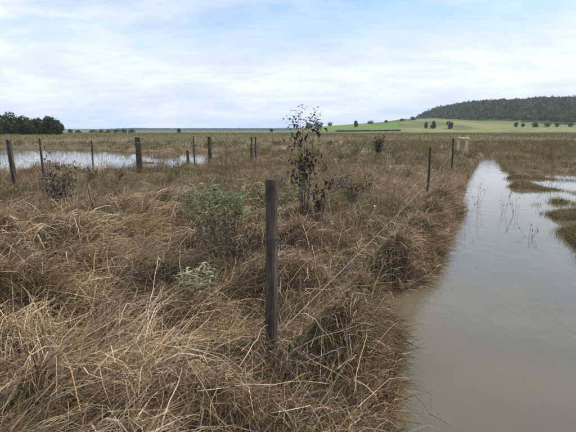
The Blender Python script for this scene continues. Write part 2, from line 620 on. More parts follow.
# tussocks of long matted straw, near
tx, ty = wedge(1150, 1.0, 10.0, 1.0)
keep = on_left(tx, ty, 0.02)
tx, ty = tx[keep], ty[keep]
ey_ = rng.uniform(1.2, 12, 330)
ex_ = xl(ey_) - rng.uniform(-0.05, 0.22, 330)
tx, ty = np.concatenate([tx, ex_]), np.concatenate([ty, ey_])
nt_ = len(tx)
nb = 92000
wgt = rng.gamma(1.3, 1.0, nt_)
ti = rng.choice(nt_, nb, p=wgt / wgt.sum())
sg = (0.04 + 0.03 * ty[ti] / 4)
bx, by = tx[ti] + rng.normal(0, 1, nb) * sg * 2, ty[ti] + rng.normal(0, 1, nb) * sg * 2
keep = on_left(bx, by, -0.10) & (by > 0.7)
bx, by, ti = bx[keep], by[keep], ti[keep]
nb = len(bx)
tuft_az = flow(tx, ty) + rng.normal(0, 0.6, nt_)
tuft_len = rng.uniform(0.6, 1.15, nt_)
tuft_el = rng.uniform(-0.25, 0.2, nt_)
tuft_tone = np.exp(rng.normal(0, 0.42, nt_))
tuft_brown = rng.uniform(0, 1, nt_)
left_zone = sstep(-bx, -0.4, 1.2)                       # combed mats to the left, looser tangle to the right
az = tuft_az[ti] + rng.normal(0, 1, nb) * (1.5 - 1.2 * left_zone)
L = rng.uniform(0.22, 0.72, nb) * (0.55 + 0.5 * left_zone) * tuft_len[ti] * (0.5 + 0.5 * sstep(fence_dist(bx, by), 0.1, 0.5))
W = np.clip(rng.lognormal(math.log(0.0040), 0.42, nb), 0.002, 0.013) * (0.85 + 0.10 * by) * (1 + 0.35 * left_zone)
pal_mix = fbm(bx * 0.7, by * 0.7, 81, 3)
cols = pick(STRAW, nb, [0.26, 0.24, 0.2, 0.1, 0.1, 0.1])
brn = pick(BROWN, nb)
selb = tuft_brown[ti] * 0.6 + rng.uniform(0, 0.4, nb) < np.clip(0.46 - pal_mix * 0.8 - 0.22 * left_zone, 0.08, 0.9)
cols[selb] = brn[selb]
cols = cols * (tuft_tone[ti] * (0.88 + 0.24 * left_zone))[:, None]
cols = cols / np.maximum(cols.max(1) / 0.66, 1.0)[:, None]
o = blades('dry_grass', bx, by, L, W, az, rng.uniform(0.5, 1.25, nb) + tuft_el[ti], rng.uniform(0.2, 0.6, nb), cols, 4,
           rng.uniform(0.005, 0.10, nb) ** 1.0, bend_az=rng.normal(0, 0.12, nb), kink=0.20)
tag(o, 'long flattened straw-coloured grass matted over the near bank', 'grass', kind='stuff')

# short brown undergrowth between the tussocks, near
fx, fy = wedge(105000, 0.9, 10.5, 1.0)
keep = on_left(fx, fy, -0.12)
fx, fy = fx[keep], fy[keep]
nf = len(fx)
cols = pick(BROWN, nf)
ol = pick(OLIVE, nf)
s = rng.uniform(0, 1, nf) < np.clip(0.20 + fbm(fx * 0.9, fy * 0.9, 82, 3) * 0.9, 0.02, 0.8)
cols[s] = ol[s]
o = blades('undergrowth_grass', fx, fy, rng.uniform(0.08, 0.26, nf), rng.uniform(0.0025, 0.0055, nf) * (0.85 + 0.10 * fy), rng.uniform(0, 6.283, nf),
           rng.uniform(0.4, 1.5, nf), rng.uniform(0.1, 0.7, nf), cols, 2, rng.uniform(0.0, 0.05, nf), kink=0.25)
tag(o, 'short brown and olive grass growing up through the matted straw', 'grass', kind='stuff')

# broken bits of straw lying and sticking out of the mat
kx, ky = wedge(42000, 0.9, 8.5, 1.0)
keep = on_left(kx, ky, -0.05)
kx, ky = kx[keep], ky[keep]
nk = len(kx)
o = blades('broken_straw', kx, ky, rng.uniform(0.05, 0.22, nk), rng.uniform(0.003, 0.006, nk) * (0.85 + 0.10 * ky), rng.uniform(0, 6.283, nk),
           rng.uniform(-0.5, 1.2, nk), rng.uniform(-0.1, 0.2, nk), pick(STRAW, nk, [0.3, 0.24, 0.16, 0.14, 0.08, 0.08]), 2, rng.uniform(0.02, 0.14, nk), kink=0.3, z0=rng.uniform(0.02, 0.15, nk))
tag(o, 'broken bits of pale straw caught all over the mat', 'grass', kind='stuff')

# loose bleached stems sprinkled on top
lx_, ly_ = wedge(1700, 1.3, 9.0, 1.0)
keep = on_left(lx_, ly_, 0.1)
lx_, ly_ = lx_[keep], ly_[keep]
nl = len(lx_)
o = blades('straw_litter', lx_, ly_, rng.uniform(0.25, 0.8, nl), rng.uniform(0.004, 0.008, nl), flow(lx_, ly_) + rng.normal(0, 1.1, nl),
           rng.uniform(0.1, 1.0, nl), rng.uniform(0.0, 0.25, nl), pick(STRAW, nl, [0.3, 0.1, 0.05, 0.5, 0, 0.05]), 4, rng.uniform(0.06, 0.17, nl), kink=0.12)
tag(o, 'loose bleached straw stems strewn over the matted grass', 'grass', kind='stuff')

# middle distance, left of the channel
mx_, my_ = wedge(135000, 8.5, 40.0, 1.75, side=0.8)
h0 = terr(mx_, my_)
keep = on_left(mx_, my_, -0.1) & ((h0 > 0.0) | ((h0 > -0.3) & (rng.uniform(0, 1, len(mx_)) < 0.13)))
mx_, my_, h0 = mx_[keep], my_[keep], h0[keep]
nm = len(mx_)
clump = fbm(mx_ * 0.55, my_ * 0.45, 91, 3)
cols = pick(BROWN, nm)
st = pick(STRAW, nm, [0.3, 0.3, 0.2, 0.06, 0.07, 0.07])
s = rng.uniform(0, 1, nm) < np.clip(0.45 + fbm(mx_ * 0.22, my_ * 0.22, 92, 3) * 1.0, 0.05, 0.9)
cols[s] = st[s]
ol = pick(OLIVE, nm)
s = rng.uniform(0, 1, nm) < np.clip(0.25 + fbm(mx_ * 0.16, my_ * 0.16, 93, 3) * 1.0 + 0.15 * sstep(my_, 18, 30), 0.03, 0.85)
cols[s] = ol[s]
L = rng.uniform(0.18, 0.48, nm) * (1 + 0.7 * np.clip(clump, -0.5, 0.8)) * (0.45 + 0.55 * sstep(fence_dist(mx_, my_), 0.1, 0.5))
o = blades('field_grass', mx_, my_, L, rng.uniform(0.004, 0.008, nm) * (0.4 + 0.09 * my_), flow(mx_, my_) + rng.normal(0, 1.2, nm),
           rng.uniform(0.6, 1.45, nm), rng.uniform(0.35, 0.9, nm), cols, 2, rng.uniform(0.0, 0.08, nm), kink=0.2)
tag(o, 'brown tussocky grass covering the field left of the channel', 'grass', kind='stuff')

# taller coarse tussocks and weed clumps standing out of the field
cx, cy = wedge(1900, 5.5, 70.0, 1.0, side=0.8)
keep = (on_left(cx, cy, 0.25) | (cy > YEND + 1) | (cx > xr(cy) + 0.3)) & (terr(cx, cy) > 0.02) & ~((np.abs(cx + 0.4) < 0.8) & (cy < 7.5)) & (fence_dist(cx, cy) > 0.45)
cx, cy = cx[keep], cy[keep]
gx_ = np.array([at_y(q, 150, w_)[0] for q, w_ in [(452, 24.5), (456, 25), (460, 25.3), (464, 25.5), (468, 26), (454, 26), (462, 26.3), (447, 22.5), (444, 21), (440, 19), (470, 25)]])
gy_ = np.array([24.5, 25, 25.3, 25.5, 26, 26, 26.3, 22.5, 21, 19, 25])
cx, cy = np.concatenate([cx, gx_]), np.concatenate([cy, gy_])
nc = len(cx)
per = 36
ci = np.repeat(np.arange(nc), per)
rad_c = rng.uniform(0.10, 0.30, nc) * (0.7 + 0.02 * cy)
th = rng.uniform(0, 6.283, nc * per)
rr_c = rad_c[ci] * np.sqrt(rng.uniform(0, 1, nc * per))
vx, vy = cx[ci] + np.sin(th) * rr_c, cy[ci] + np.cos(th) * rr_c
kindc = rng.uniform(0, 1, nc)
CP = np.where((kindc < 0.35)[:, None], pick(OLIVE, nc), np.where((kindc < 0.75)[:, None], pick(BROWN, nc), pick(STRAW, nc)))
hc = rng.uniform(0.22, 0.55, nc) * (1 + 0.006 * cy)
hc[-11:] = rng.uniform(0.7, 0.95, 11)
CP[-11:] = pick(STRAW, 11) * 0.8
cols = CP[ci] * np.exp(rng.normal(0, 0.22, (nc * per, 1)))
o = blades('tussock_clumps', vx, vy, hc[ci] * rng.uniform(0.6, 1.1, nc * per), rng.uniform(0.004, 0.009, nc * per) * (0.4 + 0.085 * vy), th + rng.normal(0, 0.7, nc * per),
           rng.uniform(0.8, 1.5, nc * per), rng.uniform(0.1, 0.6, nc * per), cols, 2, np.zeros(nc * per), kink=0.2)
tag(o, 'coarse olive and brown tussocks dotted over the field', 'grass', kind='stuff')

# marsh plants right of the channel and at its end
NA = 150000
uu = rng.uniform(0, 1, NA)
ay_ = (5.0 ** 0.75 + uu * (75.0 ** 0.75 - 5.0 ** 0.75)) ** (1 / 0.75)
ax_ = xr(ay_) - 0.2 - 8 * (ay_ > YEND) + rng.uniform(0, 1, NA) * (0.62 * ay_ + 4 - 0.45 * xr(ay_) + 8 * (ay_ > YEND))
h0 = terr(ax_, ay_)
keep = (h0 > -0.07 + 0.06 * rng.normal(0, 1, NA)) & ((ax_ > 0) | (ay_ > 36))
ax_, ay_, h0 = ax_[keep], ay_[keep], h0[keep]
nm = len(ax_)
cols = pick(OLIVE, nm) * np.array([1.3, 1.22, 1.1])
br = pick(BROWN, nm) * 1.12
s = rng.uniform(0, 1, nm) < np.clip(0.42 + fbm(ax_ * 0.25, ay_ * 0.15, 94, 3) * 1.1, 0.1, 0.9)
cols[s] = br[s]
tall = fbm(ax_ * 0.6, ay_ * 0.35, 95, 3)
o = blades('marsh_grass', ax_, ay_, rng.uniform(0.12, 0.34, nm) * (1 + 1.1 * np.clip(tall, -0.5, 1)) * (0.5 + 0.95 * sstep(ay_, 16, 34)), rng.uniform(0.004, 0.009, nm) * (0.45 + 0.085 * ay_),
           rng.uniform(0, 6.283, nm), rng.uniform(0.6, 1.5, nm), rng.uniform(0.1, 0.6, nm), cols, 2, rng.uniform(0.0, 0.04, nm), kink=0.2)
tag(o, 'low olive and brown marsh grass standing in shallow water right of the channel', 'grass', kind='stuff')

NA = 60000
ay_ = 5.0 + 14 * rng.uniform(0, 1, NA) ** 0.8
ax_ = xr(ay_) - 0.2 + rng.uniform(0, 1, NA) * np.maximum(0.72 * ay_ + 1.5 - xr(ay_), 0.3)
h0 = terr(ax_, ay_)
keep = h0 > -0.05 + 0.05 * rng.normal(0, 1, NA)
ax_, ay_ = ax_[keep], ay_[keep]
nm = len(ax_)
cols = pick(OLIVE, nm) * np.array([1.3, 1.22, 1.1])
br = pick(BROWN, nm) * 1.12
s = rng.uniform(0, 1, nm) < np.clip(0.40 + fbm(ax_ * 0.7, ay_ * 0.5, 98, 3) * 1.1, 0.1, 0.9)
cols[s] = br[s]
tall = fbm(ax_ * 1.1, ay_ * 0.8, 99, 3)
o = blades('sedge', ax_, ay_, rng.uniform(0.07, 0.20, nm) * (1 + 1.2 * np.clip(tall, -0.5, 1)), rng.uniform(0.004, 0.008, nm) * (0.5 + 0.07 * ay_),
           rng.uniform(0, 6.283, nm), rng.uniform(0.5, 1.5, nm), rng.uniform(0.2, 0.9, nm), cols, 2, rng.uniform(0.0, 0.06, nm), kink=0.25)
tag(o, 'tangled olive sedge growing from the shallow water at the right edge', 'grass', kind='stuff')

# bits of straw floating along the bank
sy_ = rng.uniform(2.3, 16, 700)
sx_ = xl(sy_) + rng.exponential(0.09, 700) - 0.02
keep = terr(sx_, sy_) < -0.01
sx_, sy_ = sx_[keep], sy_[keep]
nm = len(sx_)
o = blades('floating_straw', sx_, sy_, rng.uniform(0.04, 0.22, nm), rng.uniform(0.003, 0.007, nm), rng.uniform(0, 6.283, nm), np.zeros(nm), np.zeros(nm), pick(STRAW, nm), 2, np.full(nm, 0.004), kink=0.15,
           z0=-np.maximum(terr(sx_, sy_) - 0.03, -0.12) + 0.004)
tag(o, 'bits of straw floating on the water along the bank', 'straw', kind='stuff')

# far field
qx, qy = wedge(105000, 36.0, 420.0, 1.45, side=0.8)
keep = (terr(qx, qy) > 0.0) & ((qx < 0) | (qy > 70) | on_left(qx, qy))
qx, qy = qx[keep], qy[keep]
nm = len(qx)
cols = pick(BROWN, nm)
ol = pick(OLIVE, nm)
s = rng.uniform(0, 1, nm) < np.clip(0.52 + 0.16 * sstep(qy, 60, 160) + fbm(qx * 0.05, qy * 0.015, 96, 3) * 1.4, 0.08, 0.95)
cols[s] = ol[s]
cols = cols * 0.45 + lerp([0.19, 0.145, 0.072], [0.15, 0.16, 0.058], np.clip(0.55 + fbm(qx * 0.05, qy * 0.015, 96, 3) * 1.2 + 0.15 * sstep(qy, 60, 160), 0, 1)) * 0.55
o = blades('far_grass', qx, qy, rng.uniform(0.22, 0.6, nm) * (1 + 0.8 * np.clip(fbm(qx * .12, qy * .08, 97, 3), -0.4, 1)), rng.uniform(0.006, 0.012, nm) * (0.065 * qy), rng.uniform(0, 6.283, nm),
           rng.uniform(1.0, 1.57, nm), rng.uniform(0.0, 0.4, nm), cols, 2, np.zeros(nm), mat=M_far, floor=False)
tag(o, 'brown and olive rough pasture stretching to the horizon', 'grass', kind='stuff')


# ------------------------------------------------------------------ tubes and plants
def tube_data(pts, radii, sides=5):
    pts = [Vector(p) for p in pts]
    V, Qd = [], []
    n = len(pts)
    prev = None
    for k in range(n):
        tdir = (pts[min(k + 1, n - 1)] - pts[max(k - 1, 0)])
        tdir = tdir.normalized() if tdir.length > 1e-9 else Vector((0, 0, 1))
        if prev is None:
            ref = Vector((1, 0, 0)) if abs(tdir.x) < 0.9 else Vector((0, 1, 0))
            a = tdir.cross(ref).normalized()
        else:
            a = (prev - tdir * prev.dot(tdir)).normalized()
        prev = a
        bdir = tdir.cross(a)
        for s_ in range(sides):
            th = 2 * math.pi * s_ / sides
            V.append(pts[k] + (a * math.cos(th) + bdir * math.sin(th)) * radii[k])
    for k in range(n - 1):
        for s_ in range(sides):
            s2 = (s_ + 1) % sides
            Qd.append((k * sides + s_, k * sides + s2, (k + 1) * sides + s2, (k + 1) * sides + s_))
    return V, Qd, sides, n


class MB:
    def __init__(self):
        self.v, self.f, self.c = [], [], []

    def add(self, V, Fs, col=None):
        o_ = len(self.v)
        self.v += [tuple(p) for p in V]
        self.f += [tuple(i + o_ for i in f_) for f_ in Fs]
        if col is not None:
            self.c += [col] * len(V)

    def tube(self, pts, radii, sides=5, col=None):
        V, Qd, s_, n = tube_data(pts, radii, sides)
        self.add(V, list(Qd) + [tuple(range(s_ - 1, -1, -1)), tuple((n - 1) * s_ + k for k in range(s_))], col)

    def build(self, name, mat, parent=None, smooth=True):
        me = bpy.data.meshes.new(name)
        me.from_pydata(self.v, [], self.f)
        if smooth:
            me.polygons.foreach_set('use_smooth', np.ones(len(self.f), bool))
        if self.c:
            a_ = me.color_attributes.new('Col', 'FLOAT_COLOR', 'POINT')
            cc = np.ones((len(self.v), 4), np.float32)
            cc[:, :3] = self.c
            a_.data.foreach_set('color', cc.ravel())
        me.materials.append(mat)
        o_ = bpy.data.objects.new(name, me)
        C.objects.link(o_)
        if parent:
            o_.parent = parent
        return o_


def U(a, b):
    return random.uniform(a, b)


def leaf_faces(length, width, curl=0.5, fold=0.35, n=4):
    """a lance-shaped leaf along +X, folded along the midrib and curled downwards"""
    V, Fs = [], []
    x_, z_, ang = 0.0, 0.0, 0.0
    for k in range(n + 1):
        f_ = k / n
        w = width * 0.5 * (math.sin(math.pi * min(1, f_ * 0.92 + 0.08)) ** 0.8 if k < n else 0.02)
        V += [(x_, -w, z_ + w * fold), (x_, 0, z_), (x_, w, z_ + w * fold)]
        x_ += length / n * math.cos(ang)
        z_ += length / n * math.sin(ang)
        ang -= curl / n
    for k in range(n):
        a_ = k * 3
        Fs += [(a_, a_ + 3, a_ + 4, a_ + 1), (a_ + 1, a_ + 4, a_ + 5, a_ + 2)]
    return V, Fs


def place(V, loc, yaw, pitch, roll, s_=1.0):
    m = Matrix.Translation(loc) @ Matrix.Rotation(yaw, 4, 'Z') @ Matrix.Rotation(-pitch, 4, 'Y') @ Matrix.Rotation(roll, 4, 'X')
    return [m @ (Vector(p) * s_) for p in V]


def stem_path(base, h, lean, az_, wob, n=7):
    p = Vector(base)
    pts = [p.copy()]
    a_ = az_
    for k in range(n):
        a_ += U(-wob, wob)
        d = Vector((math.cos(a_) * lean, math.sin(a_) * lean, 1.0))
        p = p + d * (h / n)
        pts.append(p.copy())
    return pts


def shrub(name, label, cat, base, h, spread, nstem, leaf_specs, stem_mat=M_twig, stem_r=0.004, twigs=3, group=None, leaf_parts=False, lean=(0.05, 0.5), vary=(0.72, 1.0), clusters=0):
    """leaf_specs: list of (part name, material, count, length, width, f0, f1, curl, droop, clump radius)"""
    root = empty(name, base)
    paths = []
    for s_ in range(nstem):
        a_ = U(0, 6.283)
        b0 = Vector((math.cos(a_) * U(0, spread * 0.25), math.sin(a_) * U(0, spread * 0.25), -0.06))
        pts = stem_path(b0, h * U(*vary) if s_ else h, U(*lean) * spread / max(h, .1) * 2, a_, 0.25)
        mb = MB()
        n = len(pts)
        mb.tube(pts, [stem_r * (1 - 0.75 * k / (n - 1)) for k in range(n)], 5)
        paths.append(pts)
        for _ in range(twigs):
            k = random.randint(2, n - 2)
            tp = stem_path(pts[k], min(h, 0.8) * U(0.10, 0.24), U(0.4, 1.1), U(0, 6.283), 0.3, 4)
            mb.tube(tp, [stem_r * 0.5 * (1 - 0.7 * q / 4) for q in range(5)], 4)
            paths.append([Vector((0, 0, -9))] * 0 + tp)
        mb.build('stem', stem_mat, root)
    for (pname, mat, cnt, ll, lw, f0, f1, curl, droop, cr) in leaf_specs:
        shared = []
        if leaf_parts:
            for q in range(3):
                V, Fs = leaf_faces(ll * U(.8, 1.2), lw * U(.8, 1.2), curl * U(.6, 1.4), U(.2, .6))
                me = bpy.data.meshes.new(pname)
                me.from_pydata([tuple(p) for p in V], [], Fs)
                me.materials.append(mat)
                shared.append(me)
        mb = MB()
        cpts = [random.choice(random.choice(paths)) for _ in range(400)]
        cpts = [q for q in cpts if f0 <= q.z / h <= f1][:clusters]
        done, tries = 0, 0
        while done < cnt and tries < cnt * 30:
            tries += 1
            pts = random.choice(paths)
            p = random.choice(pts)
            fz = p.z / h
            if not (f0 - 0.05 <= fz <= f1 + 0.05):
                continue
            q = random.choice(pts)
            p = p.lerp(q, U(0, 0.25)) + Vector((U(-cr, cr), U(-cr, cr), U(-cr, cr)))
            if cpts:
                p = random.choice(cpts) + Vector((random.gauss(0, cr * .8), random.gauss(0, cr * .8), random.gauss(-cr * .4, cr)))
            yaw, pit, rol = U(0, 6.283), U(-droop, 0.9 - droop * 0.5), U(-0.8, 0.8)
            if leaf_parts:
                lo = bpy.data.objects.new(pname, random.choice(shared))
                C.objects.link(lo)
                lo.parent = root
                lo.matrix_local = Matrix.Translation(p) @ Matrix.Rotation(yaw, 4, 'Z') @ Matrix.Rotation(-pit, 4, 'Y') @ Matrix.Rotation(rol, 4, 'X') @ Matrix.Scale(U(.7, 1.25), 4)
            else:
                V, Fs = leaf_faces(ll * U(.65, 1.25), lw * U(.7, 1.25), curl * U(.4, 1.6), U(.1, .7))
                mb.add(place(V, p, yaw, pit, rol), Fs)
            done += 1
        if not leaf_parts and mb.v:
            tag(mb.build(pname, mat, root), kind='stuff')
    return tag(root, label, cat, group)


def gp(px, py, dz=0.0):
    p = ground_hit(px, py)
    return Vector((p.x, p.y, p.z + dz))


def on_ground(px, Y):
    X_ = at_y(px, 200, Y)[0]
    return Vector((X_, Y, terr1(X_, Y)))


def height_to(px, py, p):
    """height above p at which the pixel row py lies at p's distance"""
    return float(at_y(px, py, p.y)[2] - p.z)


# ------------------------------------------------------------------ fence posts
def post_mesh(name, h, w, d, mat, parent, buried=0.35, seed=0, tilt=(0, 0), chip=0.03, seg=22):
    """split hardwood post: uneven eight-sided section, checks down the faces, worn slanted top"""
    rs = random.Random(seed)
    prof = [(-.5, -.32), (-.34, -.5), (.30, -.5), (.5, -.36), (.5, .3), (.36, .5), (-.3, .5), (-.5, .34)]
    prof = [(a_ + rs.uniform(-.05, .05), b_ + rs.uniform(-.05, .05)) for a_, b_ in prof]
    # split checks: an inward nick between neighbouring corners
    full = []
    for k, (a_, b_) in enumerate(prof):
        a2, b2 = prof[(k + 1) % 8]
        full.append((a_, b_, 0))
        nick = rs.choice([0, 0, 1])
        mxx, myy = (a_ + a2) / 2, (b_ + b2) / 2
        full.append((mxx - (a2 - a_) * .06, myy - (b2 - b_) * .06, 0))
        full.append((mxx * (1 - .16 * nick), myy * (1 - .16 * nick), 1))
        full.append((mxx + (a2 - a_) * .06, myy + (b2 - b_) * .06, 0))
    m_ = len(full)
    V, Fs = [], []
    for k in range(seg + 1):
        f_ = k / seg
        z = -buried + f_ * (h + buried)
        tap = 1.06 - 0.12 * f_
        dx = tilt[0] * max(z, 0) + 0.008 * math.sin(f_ * 5 + seed)
        dy = tilt[1] * max(z, 0) + 0.006 * math.sin(f_ * 4 + seed * 2)
        for q, (a_, b_, nk) in enumerate(full):
            jit = 1 + rs.uniform(-.025, .025)
            top = 0
            if k == seg:
                top = -chip * (a_ + 0.5) + rs.uniform(-.006, .006)
                jit *= 0.95
            V.append((a_ * w * tap * jit + dx, b_ * d * tap * jit + dy, z + top))
    for k in range(seg):
        for q in range(m_):
            q2 = (q + 1) % m_
            Fs.append((k * m_ + q, k * m_ + q2, (k + 1) * m_ + q2, (k + 1) * m_ + q))
    V.append((tilt[0] * h, tilt[1] * h, h - chip * .5 + .002))
    cidx = len(V) - 1
    for q in range(m_):
        Fs.append((seg * m_ + q, seg * m_ + (q + 1) % m_, cidx))
    mb = MB()
    mb.add(V, Fs)
    return mb.build(name, mat, parent, smooth=False)


def wire_tie(parent, z, w, d, mat, turns=2.3, r=0.0022, tail=0.10):
    """a wire wound round the post with a loose twisted tail"""
    mb = MB()
    pts = []
    n = int(turns * 16)
    for k in range(n + 1):
        th = 2 * math.pi * k / 16
        ca, sa = math.cos(th), math.sin(th)
        sq = 1 / max(abs(ca), abs(sa)) ** 0.75
        pts.append((ca * sq * (w * .53 + .004), sa * sq * (d * .53 + .004), z + 0.022 * k / n + 0.006 * math.sin(th * 1.3) + ca * 0.018))
    mb.tube(pts, [r] * len(pts), 5)
    ex, ey, ez = pts[-1]
    tp = [(w * .56, -d * .3, z)]
    for k in range(1, 10):
        tp.append((w * .56 + tail * k / 9, -d * .5 - 0.03 * math.sin(k), z + 0.018 * math.sin(k * 1.9) - 0.004 * k))
    mb.tube(tp, [r] * len(tp), 5)
    kp = [(w * .6 + 0.016 * math.cos(k * 1.4) + .004 * k, -d * .55 + 0.014 * math.sin(k * 1.4), z + 0.01 * math.sin(k * 2.2) + 0.008) for k in range(16)]
    mb.tube(kp, [r] * len(kp), 4)
    return mb.build('wire_tie', mat, parent)


pA = on_ground(271.5, 3.25)
zA = float(at_y(271, 347, 3.25)[2])
pA.z = min(pA.z, zA)
hA = height_to(270, 178.5, pA)
post = empty('fence_post', pA)
post_mesh('post_shaft', hA, 0.078, 0.076, M_post, post, seed=3, tilt=(-0.004, 0.0), chip=0.012, seg=40)
post.rotation_euler[2] = rad(-20)
wire_tie(post, height_to(275, 241, pA), 0.084, 0.08, M_rust, tail=0.06)
wire_tie(post, height_to(278, 340, pA), 0.084, 0.08, M_wire, turns=1.4, tail=0.09)
tag(post, 'tall dark weathered fence post with wire ties, nearest in the centre foreground', 'fence post', 'weathered fence posts')


def far_post(px, ybase, ytop, Y, wpx, label, mat=M_post, tilt=(0, 0), seed=1, group='weathered fence posts', tie=False, name='fence_post'):
    p = on_ground(px, Y)
    h = height_to(px, ytop, p)
    w = wpx * Y / F
    o_ = empty(name, p)
    post_mesh('post_shaft', h, w, w, mat, o_, seed=seed, tilt=tilt, chip=0.03, seg=12)
    if tie:
        wire_tie(o_, h * 0.8, w, w, M_rust, 1.5)
    return tag(o_, label, 'fence post', group), p, h


pB, pBp, pBh = far_post(427, 187, 147, 13.4, 2.1, 'thin dark fence post on the bank left of the channel, second along the wire', seed=5, tilt=(0.01, 0), tie=True)
pC, pCp, pCh = far_post(449.5, 162, 138, 21.5, 1.6, 'slim fence post on the bank just before the pale gate frame', seed=6, tie=True)
far_post(17, 180, 139.5, 13.4, 4.3, 'thick dark leaning fence post at the left edge beside the pond', seed=7, tilt=(-0.03, 0), tie=True)
far_post(47, 178, 138, 14.0, 1.9, 'thin leaning picket directly above the dead shrub on the left', seed=8, tilt=(-0.035, 0))
far_post(96, 160, 140, 21, 1.5, 'thin picket standing in the pond between two thick posts', seed=9)
far_post(142, 168, 137, 17.5, 5.2, 'thick dark fence post in front of the right part of the pond', seed=10, tilt=(-0.02, 0), tie=True)
far_post(189.5, 164, 150, 23, 2.6, 'short stub of a post at the right end of the pond', seed=11)
far_post(196, 155, 136, 30, 1.3, 'thin tall picket behind the short post stub at the pond', seed=12)
far_post(211.5, 152, 136.5, 30, 3.4, 'dark distant fence post right of the pond', seed=13)
far_post(252, 154, 137, 27, 1.8, 'left one of two close worn posts amid pale dead weeds', seed=14, tilt=(0.03, 0))
far_post(256.5, 154, 136.5, 27.5, 1.6, 'right one of two close worn posts amid pale dead weeds', seed=15, tilt=(-0.02, 0))

# pale gate frame at the far end of the bank
Yg = 27.0
gpz = on_ground(458.5, Yg)
gate = empty('gate_frame', gpz)
gz = height_to(459, 135.0, gpz)
hw = 4.0 * Yg / F
for sx, sd_ in ((-hw, 21), (hw, 22)):
    o_ = post_mesh('gate_post', gz + U(-.03, .03), 0.15, 0.14, M_postpale, gate, seed=sd_, seg=8)
    o_.location.x = sx
for k, zz in enumerate((gz * 0.86,)):
    mb = MB()
    mb.tube([(-hw - .1, -0.115, zz + .02), (-hw * .3, -0.118, zz), (hw * .4, -0.114, zz + .01), (hw + .1, -0.116, zz - .01)], [.05, .055, .05, .048], 7)
    mb.build('rail', M_postpale, gate)
tag(gate, 'small pale wooden gate frame at the far end of the bank beside the channel', 'gate')


# ------------------------------------------------------------------ wires
def wire(label, pts, r, mat, sag=0.0, n=24, wob=0.0, name='fence_wire'):
    out = []
    for k in range(len(pts) - 1):
        a_, b_ = Vector(pts[k]), Vector(pts[k + 1])
        m_ = n
        for q in range(m_ + (1 if k == len(pts) - 2 else 0)):
            f_ = q / m_
            p = a_.lerp(b_, f_)
            p.z -= sag * 4 * f_ * (1 - f_)
            p += Vector((U(-wob, wob), U(-wob, wob), U(-wob, wob)))
            out.append(p)
    mb = MB()
    mb.tube([p - out[0] for p in out], [r] * len(out), 6)
    o_ = mb.build(name, mat)
    o_.location = out[0]
    return tag(o_, label, 'wire', 'fence wires')


def ppt(p, h, px=None):
    return Vector((p.x, p.y, p.z + h))


wB = at_y(429, 182, 13.35)
wA = at_y(279, 333, 3.2)
wC = at_y(450, 156, 21.4)
wire('pale taut wire running from the foot of the near post along the bank', [wA, wB, wC], 0.0036, M_wire, sag=0.015)
wire('slack rusty wire from the middle of the near post to the next post', [at_y(277, 240, 3.2), at_y(428, 165, 13.35)], 0.0016, M_rust, sag=0.10)
wire('wire strung across the pond fence on the left', [at_y(-40, 147, 13.0), at_y(17, 145, 13.3), at_y(48, 146, 14), at_y(142, 142.5, 17.4)], 0.003, M_wire, sag=0.02)
wire('wire running on from the thick pond post towards the distant posts', [at_y(142, 142.5, 17.4), at_y(211.5, 140, 30)], 0.005, M_rust, sag=0.05)

# ------------------------------------------------------------------ shrubs and weeds
p = gp(231, 274)
hh = height_to(228, 170, p)
shrub('leafy_shrub', 'leafy green shrub with withered lower branches left of the near post', 'shrub', p, hh, 0.52, 44,
      [('leaves', M_green, 1700, 0.065, 0.016, 0.66, 1.0, 0.5, 0.5, 0.06), ('withered_leaves', M_olive, 1000, 0.055, 0.013, 0.15, 0.75, 0.9, 0.9, 0.05), ('dead_leaves', M_dead, 160, 0.05, 0.014, 0.1, 0.6, 1.2, 1.0, 0.05)],
      stem_r=0.0035, twigs=4, lean=(0.1, 0.85), vary=(0.8, 1.0))
p = gp(197, 306)
shrub('silver_leaf_plant', 'low pale silver-leaved plant in the straw below the green shrub', 'plant', p, height_to(197, 257, p), 0.20, 13,
      [('leaf', M_silver, 150, 0.09, 0.02, 0.4, 1.0, 0.7, 0.1, 0.02)], stem_r=0.003, twigs=2, leaf_parts=True, lean=(0.2, 0.9))
p = gp(303, 216)
hh = height_to(303, 106, p)
shrub('dead_weed', 'tall dead weed with dark hanging leaves rising above the horizon behind the post', 'weed', p, hh, 0.24, 7,
      [('leaves', M_dead, 170, 0.10, 0.034, 0.36, 0.82, 1.6, 1.5, 0.085), ('seed_heads', M_dead, 110, 0.055, 0.022, 0.84, 1.0, 1.0, 0.5, 0.06), ('low_leaves', M_deadpale, 40, 0.09, 0.035, 0.05, 0.35, 1.4, 1.2, 0.1)],
      stem_r=0.006, twigs=6, lean=(0.02, 0.36), vary=(0.8, 1.0), clusters=11)
p = gp(316, 218)
shrub('dead_weed', 'shorter dead weed with a few dark leaves at the foot of the tall one', 'weed', p, height_to(316, 178, p), 0.18, 4,
      [('leaves', M_dead, 60, 0.09, 0.034, 0.35, 0.95, 1.5, 1.5, 0.05)], stem_r=0.005, twigs=2)
p = gp(60, 207)
shrub('dead_shrub', 'dead shrub with dark curled leaves in front of the pond on the left', 'shrub', p, height_to(60, 158, p), 0.42, 12,
      [('leaves', M_dead, 260, 0.075, 0.028, 0.12, 0.95, 1.6, 1.4, 0.11), ('pale_leaves', M_deadpale, 420, 0.075, 0.026, 0.1, 0.85, 1.2, 1.0, 0.10)], stem_r=0.008, twigs=4, lean=(0.1, 0.5), clusters=26)
p = gp(347, 206)
shrub('twiggy_bush', 'dark twiggy bush in the hollow right of the tall dead weed', 'bush', p, height_to(347, 168, p), 0.50, 30,
      [('leaves', M_dead, 520, 0.07, 0.024, 0.1, 0.9, 1.2, 1.0, 0.07)], stem_r=0.004, twigs=5, lean=(0.3, 0.9))
p = gp(334, 196)
